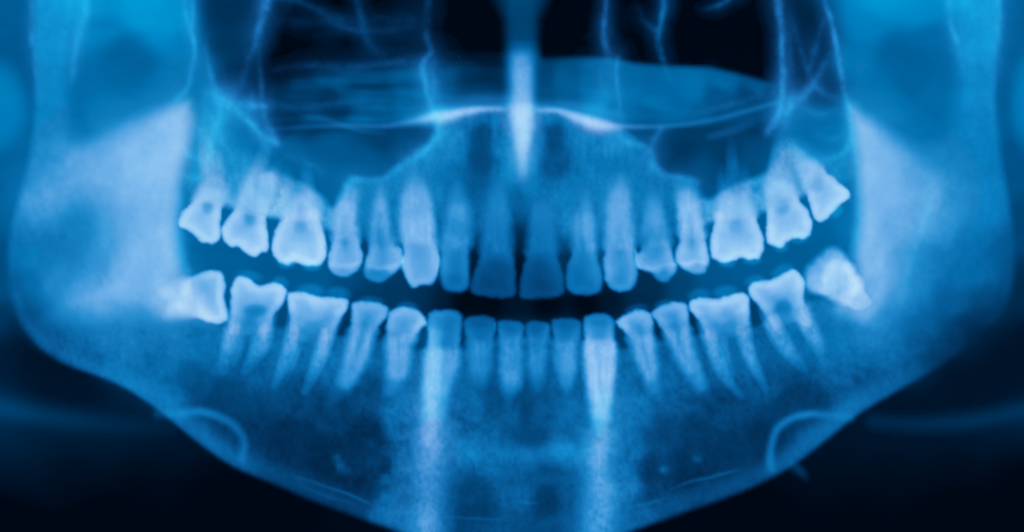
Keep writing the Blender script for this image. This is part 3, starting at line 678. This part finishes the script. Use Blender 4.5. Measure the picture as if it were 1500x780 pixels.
tooth('molar', 'broad square upper molar third from the left, no clear root tips', UP,
      [(398, 357), (399, 372), (408, 384), (421, 388), (432, 385), (444, 388), (457, 391), (470, 388), (477, 376), (478, 358), (474, 342), (470, 325), (466, 308), (461, 288), (451, 273), (432, 273), (416, 276), (412, 290), (414, 318), (405, 334), (400, 346)],
      (395, 322, 480, 322), [(410, 365, 2.3), (440, 375, 2.5), (468, 370, 2.4), (420, 335, 2.0), (460, 330, 2.1), (440, 335, 1.75), (440, 300, 1.5), (425, 285, 1.0), (455, 285, 1.1)], mod=[[(436, 278, 7, -.3), (439, 300, 6, -.35), (441, 325, 6, -.15)]],
      pulp=[(440, 334, 10, 9, .14, 0)], cusps=[(420, 386, 13, 8, .7, 0), (457, 389, 14, 8, .8, 0)], roots=[[(420, 292, 11, .3), (420, 270, 10, .32), (418, 248, 8, .04)], [(453, 290, 11, .3), (450, 268, 10, .30), (449, 242, 8, .04)]], seed=3)
tooth('premolar', 'narrow upper premolar next to the left molars, rounded pale tip', UP,
      [(480, 383), (483, 396), (492, 404), (502, 407), (514, 403), (526, 394), (531, 382), (531, 370), (527, 354), (523, 338), (520, 319), (522, 296), (525, 276), (521, 263), (513, 263), (506, 275), (496, 299), (491, 316), (488, 341), (484, 364)],
      (478, 352, 535, 352), [(505, 384, 1.75), (490, 370, 1.5), (522, 370, 1.5), (502, 400, .95), (505, 345, 1.1), (500, 310, 1.15), (512, 280, .8), (518, 266, .5)],
      mod=[[(486, 388, 5, .25), (505, 391, 5, .3), (524, 386, 5, .3)], [(503, 320, 4, -.2), (503, 350, 4, -.3), (505, 366, 4, -.1)]], seed=4)
tooth('premolar', 'upper premolar beside left canine with a dim cusp below bright band', UP,
      [(532, 395), (535, 406), (545, 413), (557, 415), (570, 408), (583, 397), (591, 386), (591, 372), (588, 362), (578, 356), (571, 338), (568, 319), (564, 296), (561, 272), (557, 270), (552, 290), (547, 313), (542, 338), (540, 361), (535, 381)],
      (528, 356, 598, 356), [(550, 385, 1.25), (575, 385, 1.5), (555, 372, 1.1), (545, 405, .6), (560, 406, .6), (555, 345, .65), (548, 320, .7), (566, 335, .75), (557, 290, .75)],
      mod=[[(538, 388, 5, .1), (555, 393, 5, .3), (570, 392, 5, .35), (588, 385, 5, .2)], [(557, 315, 3, -.2), (557, 345, 4, -.25), (558, 362, 4, -.15)]], seed=5)
tooth('canine', 'long wide upper canine left of centre, bright on its right edge', UP,
      [(588, 389), (592, 404), (600, 417), (607, 422), (619, 418), (630, 418), (638, 409), (643, 395), (644, 378), (642, 365), (637, 350), (635, 327), (631, 298), (623, 272), (613, 253), (604, 250), (596, 266), (590, 290), (587, 315), (588, 341), (590, 364)],
      (580, 358, 650, 358), [(600, 395, 1.6), (615, 410, 1.5), (630, 395, 1.4), (615, 370, 1.35), (600, 345, 1.15), (620, 330, 1.1), (605, 300, .85), (620, 295, .85), (610, 262, .75)],
      mod=[[(641, 368, 3, .2), (642, 385, 3, .5), (639, 402, 3, .3)]], edge=7, seed=6, gr=.04)
tooth('incisor', 'upper side incisor right of the left canine, mid blue blurred root', UP,
      [(644, 392), (646, 415), (655, 426), (670, 428), (682, 425), (688, 412), (687, 380), (688, 341), (685, 306), (680, 282), (671, 266), (662, 280), (655, 309), (650, 341), (645, 370)],
      (640, 365, 692, 365), [(665, 415, .50), (665, 390, .65), (668, 355, .7), (674, 310, .68), (665, 330, .55), (671, 285, .5)], edge=10, blur=4, seed=7)
tooth('incisor', 'wide dark upper front incisor left of the midline gap', UP,
      [(689, 421), (695, 431), (713, 435), (742, 437), (755, 432), (756, 412), (753, 380), (749, 365), (748, 335), (743, 296), (736, 268), (727, 260), (719, 283), (713, 322), (708, 351), (704, 373), (695, 396)],
      (685, 372, 760, 372), [(720, 425, .20), (705, 410, .22), (745, 410, .22), (725, 395, .26), (728, 370, .42), (715, 345, .4), (740, 350, .36), (730, 315, .42), (732, 280, .42)], edge=9, blur=3, seed=8)
tooth('incisor', 'wide dark upper front incisor right of the midline gap', UP,
      [(761, 429), (764, 437), (780, 438), (809, 437), (824, 431), (827, 418), (822, 392), (816, 370), (812, 344), (808, 312), (803, 285), (793, 278), (785, 299), (779, 328), (774, 360), (768, 383), (763, 408)],
      (756, 372, 832, 372), [(795, 425, .20), (775, 410, .22), (815, 410, .24), (793, 395, .24), (795, 370, .36), (785, 345, .36), (802, 345, .35), (795, 310, .38), (795, 290, .35)], edge=9, blur=3, seed=9)
tooth('incisor', 'upper side incisor left of the right canine, tapering speckled root', UP,
      [(829, 409), (831, 423), (840, 430), (857, 432), (873, 431), (881, 423), (882, 403), (876, 378), (872, 355), (869, 333), (866, 305), (863, 281), (858, 278), (853, 299), (847, 321), (841, 344), (837, 372), (831, 392)],
      (824, 368, 890, 368), [(855, 420, .50), (842, 405, .45), (872, 408, .6), (858, 390, .55), (866, 365, .8), (848, 360, .6), (861, 335, .72), (860, 295, .6)],
      mod=[[(852, 310, 3, -.15), (852, 345, 3, -.2), (855, 370, 3, -.1)]], edge=9, blur=3, seed=10)
tooth('canine', 'long upright upper canine right of centre with pointed root', UP,
      [(884, 389), (886, 409), (893, 422), (909, 428), (924, 424), (932, 412), (934, 395), (930, 372), (928, 344), (925, 316), (921, 288), (916, 264), (910, 254), (903, 261), (896, 281), (891, 310), (888, 341), (885, 367)],
      (880, 365, 938, 365), [(908, 415, .9), (895, 400, 1.05), (922, 400, 1.0), (908, 380, 1.0), (905, 345, .82), (918, 330, .75), (900, 320, .8), (910, 290, .8), (910, 262, .75)],
      mod=[[(907, 335, 4, -.1), (909, 355, 4, -.16), (909, 372, 4, -.1)]], edge=9, seed=11)
tooth('premolar', 'upper premolar right of canine with bright left edge and hanging cusp', UP,
      [(929, 366), (930, 380), (934, 392), (945, 397), (957, 403), (968, 414), (980, 412), (990, 400), (992, 388), (986, 374), (981, 352), (976, 333), (971, 313), (964, 290), (957, 275), (950, 280), (947, 298), (944, 319), (941, 341), (940, 364), (935, 370)],
      (926, 360, 995, 360), [(945, 388, 1.3), (965, 388, 1.3), (980, 385, 1.3), (960, 370, 1.0), (972, 405, .65), (955, 345, .55), (965, 325, .65), (955, 300, .6), (957, 282, .5)],
      mod=[[(929, 368, 3, .3), (932, 382, 4, .55), (938, 392, 4, .3), (955, 394, 5, .25), (975, 388, 4, .2), (990, 388, 3, .3)], [(945, 345, 4, -.15), (945, 365, 5, -.3), (948, 378, 4, -.1)]], seed=12)
tooth('premolar', 'bright upper premolar next to the right molars, curved root', UP,
      [(988, 378), (991, 386), (1000, 394), (1011, 399), (1021, 403), (1032, 399), (1038, 386), (1037, 369), (1032, 344), (1027, 321), (1021, 295), (1014, 278), (1004, 265), (995, 266), (992, 280), (995, 305), (996, 330), (995, 350), (990, 366)],
      (984, 348, 1042, 348), [(1010, 380, 1.9), (995, 378, 1.6), (1030, 375, 1.8), (1020, 397, 1.0), (1012, 350, 1.25), (1008, 320, 1.3), (1018, 310, 1.3), (1005, 285, 1.0), (1000, 270, .6)],
      mod=[[(992, 384, 4, .2), (1005, 387, 4, .4), (1020, 383, 4, .4), (1034, 386, 4, .3)], [(1012, 315, 3, -.15), (1013, 345, 4, -.25), (1014, 362, 3, -.1)]], seed=13)
tooth('molar', 'broad square upper molar third from the right end of the top row', UP,
      [(1040, 364), (1042, 377), (1052, 383), (1064, 386), (1076, 381), (1087, 378), (1101, 381), (1112, 379), (1118, 368), (1119, 350), (1113, 331), (1105, 313), (1098, 293), (1093, 277), (1078, 273), (1062, 276), (1054, 289), (1050, 310), (1045, 333), (1041, 350)],
      (1036, 322, 1122, 318), [(1055, 365, 2.3), (1080, 370, 2.4), (1105, 365, 2.4), (1055, 335, 2.0), (1103, 335, 2.1), (1080, 335, 1.8), (1075, 300, 1.5), (1062, 285, 1.1), (1090, 285, 1.1)], mod=[[(1078, 280, 6, -.3), (1078, 300, 6, -.3), (1078, 322, 6, -.15)]],
      pulp=[(1077, 332, 9, 10, .12, 0)], cusps=[(1065, 384, 13, 8, .75, 0), (1101, 380, 14, 8, .7, 0)], roots=[[(1062, 292, 11, .3), (1060, 270, 10, .28), (1058, 250, 8, .04)], [(1076, 285, 10, .25), (1073, 248, 9, .26), (1071, 210, 8, .05)], [(1092, 286, 10, .3), (1091, 266, 9, .25), (1089, 246, 8, .04)]], seed=14)
tooth('molar', 'upper molar second from the right end with grey pulp spot', UP,
      [(1122, 338), (1125, 356), (1134, 361), (1144, 363), (1154, 355), (1165, 350), (1178, 350), (1187, 343), (1190, 328), (1184, 310), (1171, 294), (1163, 276), (1156, 254), (1150, 236), (1143, 232), (1134, 243), (1128, 257), (1125, 276), (1123, 301), (1122, 321)],
      (1118, 292, 1190, 288), [(1135, 345, 2.3), (1175, 335, 2.2), (1150, 330, 2.1), (1135, 310, 1.9), (1168, 310, 1.9), (1142, 280, 1.5), (1145, 250, .9), (1145, 237, .4)],
      pulp=[(1146, 304, 10, 11, .22, 20)], cusps=[(1144, 362, 11, 8, .6, 0), (1172, 349, 14, 8, .6, -15)], mod=[[(1150, 250, 3, -.15), (1156, 272, 3, -.2), (1160, 290, 3, -.1)]], roots=[[(1133, 264, 11, .35), (1138, 236, 11, .42), (1143, 204, 9, .08)], [(1154, 266, 10, .3), (1151, 236, 9, .3), (1150, 208, 8, .05)]], seed=15)
tooth('molar', 'slanted upper wisdom tooth at the right end of the top row', UP,
      [(1186, 301), (1191, 317), (1199, 326), (1210, 322), (1219, 312), (1230, 301), (1241, 293), (1245, 284), (1239, 275), (1225, 264), (1210, 251), (1193, 238), (1174, 231), (1160, 222), (1160, 236), (1170, 256), (1179, 276)],
      (1170, 292, 1214, 240), [(1200, 310, 2.1), (1235, 285, 2.2), (1215, 290, 2.1), (1192, 292, 1.9), (1215, 265, 1.8), (1190, 265, 1.4), (1200, 250, 1.3), (1175, 245, 1.1), (1164, 228, .4)],
      pulp=[(1198, 272, 8, 10, .14, 40)], cusps=[(1224, 309, 12, 10, .7, -45)], roots=[[(1190, 252, 11, .3), (1170, 232, 11, .38), (1153, 208, 9, .06)]], seed=16)

# --- lower row, from the picture's left ---------------------------------------------------
tooth('molar', 'lower wisdom tooth lying on its side at the left end', LO,
      [(280, 405), (296, 399), (313, 396), (326, 400), (330, 418), (329, 436), (334, 460), (332, 471), (316, 475), (302, 472), (287, 466), (265, 464), (245, 466), (228, 462), (240, 445), (232, 430), (245, 420), (265, 412)],
      (284, 470, 276, 400), [(315, 410, 1.7), (322, 440, 2.0), (325, 465, 2.0), (305, 440, 1.6), (285, 430, 1.2), (270, 445, .75), (255, 458, .45), (250, 425, .35), (232, 450, .1)],
      mod=[[(322, 405, 5, .3), (321, 430, 5, .4), (326, 462, 6, .3)], [(245, 442, 5, -.2), (265, 438, 4, -.2)]], seed=17)
tooth('molar', 'lower molar beside the lying wisdom tooth, two splayed roots', LO,
      [(337, 450), (338, 424), (345, 407), (355, 404), (367, 410), (381, 418), (400, 414), (416, 420), (420, 431), (413, 447), (402, 463), (396, 486), (375, 490), (352, 492), (334, 486)],
      None, [(350, 420, 2.1), (380, 430, 2.1), (408, 430, 2.1), (345, 450, 1.7), (395, 455, 1.5), (375, 440, 1.8), (342, 470, 1.3), (390, 472, 1.2), (366, 478, .6), (340, 484, .8), (390, 484, .8)],
      pulp=[(374, 455, 17, 9, .45, 0)], cusps=[(366, 405, 18, 9, .5, 10), (411, 414, 12, 9, .5, 20)],
      roots=[[(343, 460, 12, .5), (341, 480, 12, 1.0), (335, 505, 11, .75), (329, 528, 8, .4), (326, 545, 5, .1)], [(359, 480, 7, .2), (350, 508, 7, .4), (342, 534, 6, .12)],
             [(394, 460, 12, .4), (389, 482, 12, 1.0), (384, 505, 12, .75), (372, 525, 10, .4), (358, 545, 6, .15)], [(374, 484, 6, .2), (370, 510, 6, .34), (361, 532, 5, .1)]], seed=18)
tooth('molar', 'lower molar with bright flat crown and two left-leaning roots', LO,
      [(420, 442), (421, 430), (433, 427), (455, 431), (471, 435), (489, 435), (507, 438), (510, 448), (503, 464), (493, 483), (486, 500), (471, 500), (457, 502), (442, 502), (428, 496), (424, 468)],
      None, [(435, 445, 2.0), (465, 450, 2.2), (498, 448, 2.0), (455, 462, 1.8), (430, 470, 1.3), (488, 475, 1.3), (457, 480, .85), (457, 497, .5), (432, 490, .8), (482, 492, .8)],
      cusps=[(456, 426, 20, 10, .55, 5), (496, 430, 17, 10, .55, 5)],
      roots=[[(433, 460, 11, .4), (430, 482, 11, 1.0), (421, 515, 10, .75), (412, 542, 8, .5), (402, 566, 5, .15)], [(442, 488, 8, .2), (432, 520, 7, .4), (419, 552, 6, .12)],
             [(490, 462, 13, .3), (481, 485, 12, 1.0), (472, 515, 11, .8), (462, 542, 9, .5), (446, 574, 6, .15)], [(464, 496, 7, .12), (461, 525, 7, .28), (451, 554, 6, .08)]],
      mod=[[(440, 475, 6, .1), (458, 478, 6, .05), (475, 475, 6, .1)]], seed=19)
tooth('premolar', 'lower premolar right of the left molars, root leaning left', LO,
      [(514, 454), (516, 444), (530, 441), (551, 443), (567, 449), (567, 462), (557, 478), (547, 494), (541, 514), (533, 535), (522, 556), (508, 573), (490, 590), (480, 595), (486, 575), (495, 557), (504, 530), (508, 508), (514, 476)],
      (572, 486, 505, 478), [(525, 455, 1.4), (550, 457, 1.4), (538, 470, 1.15), (520, 490, 1.0), (543, 488, 1.0), (522, 520, .9), (510, 550, .7), (490, 585, .25)],
      mod=[[(534, 475, 4, -.2), (530, 495, 4, -.35), (522, 520, 4, -.25), (515, 540, 3, -.1)]], cusps=[(545, 441, 18, 7, .3, 8)], edge=7, seed=20)
tooth('premolar', 'lower premolar left of the bright left canine, long vertical root', LO,
      [(568, 463), (572, 456), (588, 450), (607, 452), (620, 462), (627, 473), (619, 481), (608, 496), (601, 513), (597, 544), (583, 572), (567, 602), (561, 590), (567, 561), (567, 527), (565, 490)],
      (632, 492, 560, 492), [(585, 465, 1.5), (608, 468, 1.6), (620, 473, 2.0), (590, 482, 1.3), (575, 500, .95), (592, 510, .85), (580, 540, .8), (572, 570, .5), (566, 592, .25)],
      cusps=[(597, 450, 15, 8, .4, 5)], edge=8, seed=21)
tooth('canine', 'long lower canine left of centre with glowing root streak', LO,
      [(627, 471), (631, 458), (647, 454), (667, 455), (677, 463), (677, 483), (673, 513), (670, 540), (661, 568), (654, 600), (647, 632), (634, 640), (620, 625), (620, 590), (622, 547), (624, 513), (626, 490)],
      (682, 508, 616, 508), [(640, 470, .85), (660, 468, .65), (670, 480, .6), (635, 495, 1.2), (660, 500, .7), (635, 525, 1.35), (635, 560, 1.2), (660, 530, .9), (658, 560, .7), (635, 600, .9), (648, 600, .5), (640, 628, .5)],
      mod=[[(650, 505, 3, -.1), (649, 540, 3, -.2), (646, 575, 3, -.1)]], edge=7, blur=3, seed=22, gr=.05)
tooth('incisor', 'dim lower side incisor between left canine and the centre', LO,
      [(680, 470), (691, 463), (708, 462), (722, 466), (727, 477), (725, 491), (721, 519), (717, 545), (709, 565), (698, 570), (690, 555), (687, 527), (684, 499), (680, 482)],
      (732, 500, 675, 500), [(703, 472, .28), (703, 488, .5), (700, 510, .55), (710, 525, .5), (700, 545, .5), (705, 562, .45)], edge=8, blur=3, seed=23,
      mod=[[(699, 500, 4, .12), (700, 540, 4, .1)], [(725, 474, 2, .2), (726, 484, 2, .2)]])
tooth('incisor', 'lower front incisor left of the midline, speckled pale root', LO,
      [(729, 475), (735, 470), (753, 469), (766, 475), (767, 487), (764, 511), (764, 547), (757, 572), (747, 581), (738, 572), (734, 545), (733, 513), (729, 489)],
      (772, 496, 724, 496), [(748, 478, .38), (748, 495, .65), (749, 520, .68), (745, 535, .6), (750, 555, .8), (748, 574, .6)], edge=8, blur=3, seed=24, gr=.1)
tooth('incisor', 'narrow lower front incisor right of the midline, dark tip', LO,
      [(769, 477), (774, 472), (790, 470), (804, 475), (807, 486), (800, 511), (797, 541), (791, 567), (783, 570), (776, 544), (774, 513), (770, 491)],
      (812, 496, 764, 496), [(788, 480, .28), (798, 490, .6), (785, 505, .55), (786, 530, .6), (786, 555, .55)], edge=8, blur=3, seed=25, gr=.1)
tooth('incisor', 'lower side incisor left of the bright right canine', LO,
      [(808, 475), (814, 467), (833, 466), (849, 470), (852, 482), (847, 502), (843, 527), (840, 555), (833, 576), (825, 571), (818, 547), (813, 516), (810, 493)],
      (858, 498, 803, 498), [(830, 475, .32), (830, 490, .55), (830, 505, .68), (836, 530, .72), (822, 530, .65), (832, 560, .65)], edge=8, blur=3, seed=26, gr=.09)
tooth('canine', 'bright tapering lower canine right of centre', LO,
      [(855, 470), (861, 462), (878, 460), (894, 463), (900, 475), (901, 500), (900, 533), (896, 578), (890, 615), (879, 640), (869, 617), (862, 578), (858, 538), (856, 500)],
      (906, 500, 850, 500), [(878, 470, .6), (878, 485, 1.0), (878, 510, 1.7), (868, 535, 1.7), (890, 540, 1.7), (878, 570, 1.5), (880, 600, 1.3), (879, 628, .9)],
      mod=[[(878, 520, 3, -.15), (878, 550, 3, -.3), (880, 580, 3, -.15)]], edge=9, blur=3, seed=27)
tooth('premolar', 'lower premolar right of the right canine, thin root leaning right', LO,
      [(901, 473), (909, 464), (928, 455), (947, 456), (956, 466), (957, 485), (959, 513), (962, 541), (967, 575), (967, 596), (958, 590), (952, 578), (945, 557), (934, 527), (923, 501), (912, 485)],
      (963, 490, 900, 496), [(910, 472, 1.8), (930, 465, 1.4), (948, 465, 1.5), (935, 485, 1.1), (952, 490, 1.1), (932, 505, 1.0), (948, 530, .9), (945, 550, .8), (960, 570, .55), (964, 590, .15)],
      mod=[[(938, 480, 3, -.15), (943, 510, 3, -.3), (950, 540, 3, -.2)]], cusps=[(932, 454, 16, 8, .3, -12)], edge=7, seed=28)
tooth('premolar', 'lower premolar left of the right molars, root leaning right', LO,
      [(954, 460), (963, 450), (984, 443), (1003, 445), (1008, 456), (1010, 479), (1013, 502), (1019, 524), (1030, 552), (1042, 580), (1046, 592), (1033, 584), (1018, 566), (1001, 541), (987, 513), (973, 488), (961, 471)],
      (1014, 478, 955, 490), [(970, 458, 1.3), (998, 455, 1.5), (985, 465, 1.2), (980, 485, 1.0), (1003, 485, 1.0), (995, 515, .95), (1012, 535, .85), (1020, 560, .6), (1040, 586, .2)],
      mod=[[(988, 475, 3, -.15), (995, 500, 4, -.3), (1005, 525, 3, -.2)]], cusps=[(972, 446, 14, 7, .3, -15)], edge=7, seed=29)
tooth('molar', 'lower molar with wide bright crown and two right-leaning roots', LO,
      [(1010, 454), (1011, 442), (1026, 436), (1049, 438), (1066, 433), (1088, 429), (1098, 437), (1099, 452), (1099, 470), (1098, 488), (1080, 494), (1064, 496), (1050, 502), (1036, 496), (1022, 470)],
      None, [(1022, 450, 2.0), (1050, 452, 2.2), (1085, 448, 2.2), (1060, 464, 1.7), (1030, 472, 1.3), (1092, 470, 1.4), (1066, 480, .85), (1066, 492, .5), (1042, 484, 1.0), (1094, 485, .8)],
      cusps=[(1024, 433, 16, 10, .5, -5), (1063, 428, 18, 10, .55, -5)],
      roots=[[(1030, 462, 12, .3), (1037, 485, 12, 1.0), (1047, 518, 11, .75), (1061, 550, 9, .5), (1086, 582, 5, .12)], [(1058, 490, 8, .2), (1061, 518, 8, .42), (1070, 546, 7, .15)],
             [(1087, 462, 12, .3), (1089, 485, 12, .85), (1096, 515, 10, .7), (1108, 543, 8, .45), (1122, 572, 5, .12)]], seed=30)
tooth('molar', 'lower molar tilted towards the right wisdom tooth, speckled roots', LO,
      [(1096, 421), (1108, 412), (1129, 410), (1148, 400), (1162, 394), (1173, 402), (1179, 414), (1178, 436), (1186, 458), (1188, 478), (1166, 474), (1150, 476), (1136, 484), (1122, 464), (1112, 450), (1101, 438)],
      None, [(1110, 424, 1.9), (1140, 420, 2.1), (1165, 412, 2.2), (1125, 445, 1.7), (1168, 440, 1.7), (1145, 452, .9), (1130, 462, 1.2), (1178, 462, 1.2), (1152, 470, .6)],
      pulp=[(1148, 452, 13, 10, .3, -20)], cusps=[(1106, 412, 15, 9, .5, -10), (1146, 397, 17, 9, .5, -25)],
      roots=[[(1122, 445, 12, .3), (1130, 468, 13, 1.0), (1143, 497, 13, .8), (1160, 520, 10, .5), (1178, 540, 6, .15)],
             [(1172, 440, 12, .3), (1178, 462, 13, 1.0), (1188, 486, 12, .8), (1200, 512, 9, .35), (1210, 534, 6, .1)]], seed=31)
tooth('molar', 'lower wisdom tooth leaning into the right jaw branch', LO,
      [(1181, 402), (1188, 389), (1201, 376), (1216, 365), (1229, 370), (1242, 383), (1254, 407), (1268, 428), (1276, 445), (1258, 456), (1240, 448), (1225, 440), (1206, 431), (1186, 424)],
      (1228, 462, 1276, 412), [(1194, 393, 1.15), (1188, 412, 1.3), (1213, 373, 1.15), (1230, 372, 1.2), (1222, 393, 1.95), (1240, 400, 2.0), (1215, 415, 1.75), (1240, 425, 1.5), (1228, 435, 1.3), (1260, 440, .7), (1270, 446, .5)],
      mod=[[(1210, 412, 5, .2), (1213, 392, 5, .4), (1226, 383, 5, .4), (1240, 392, 5, .35), (1247, 410, 5, .2)]], edge=6, blur=2.0, seed=32)
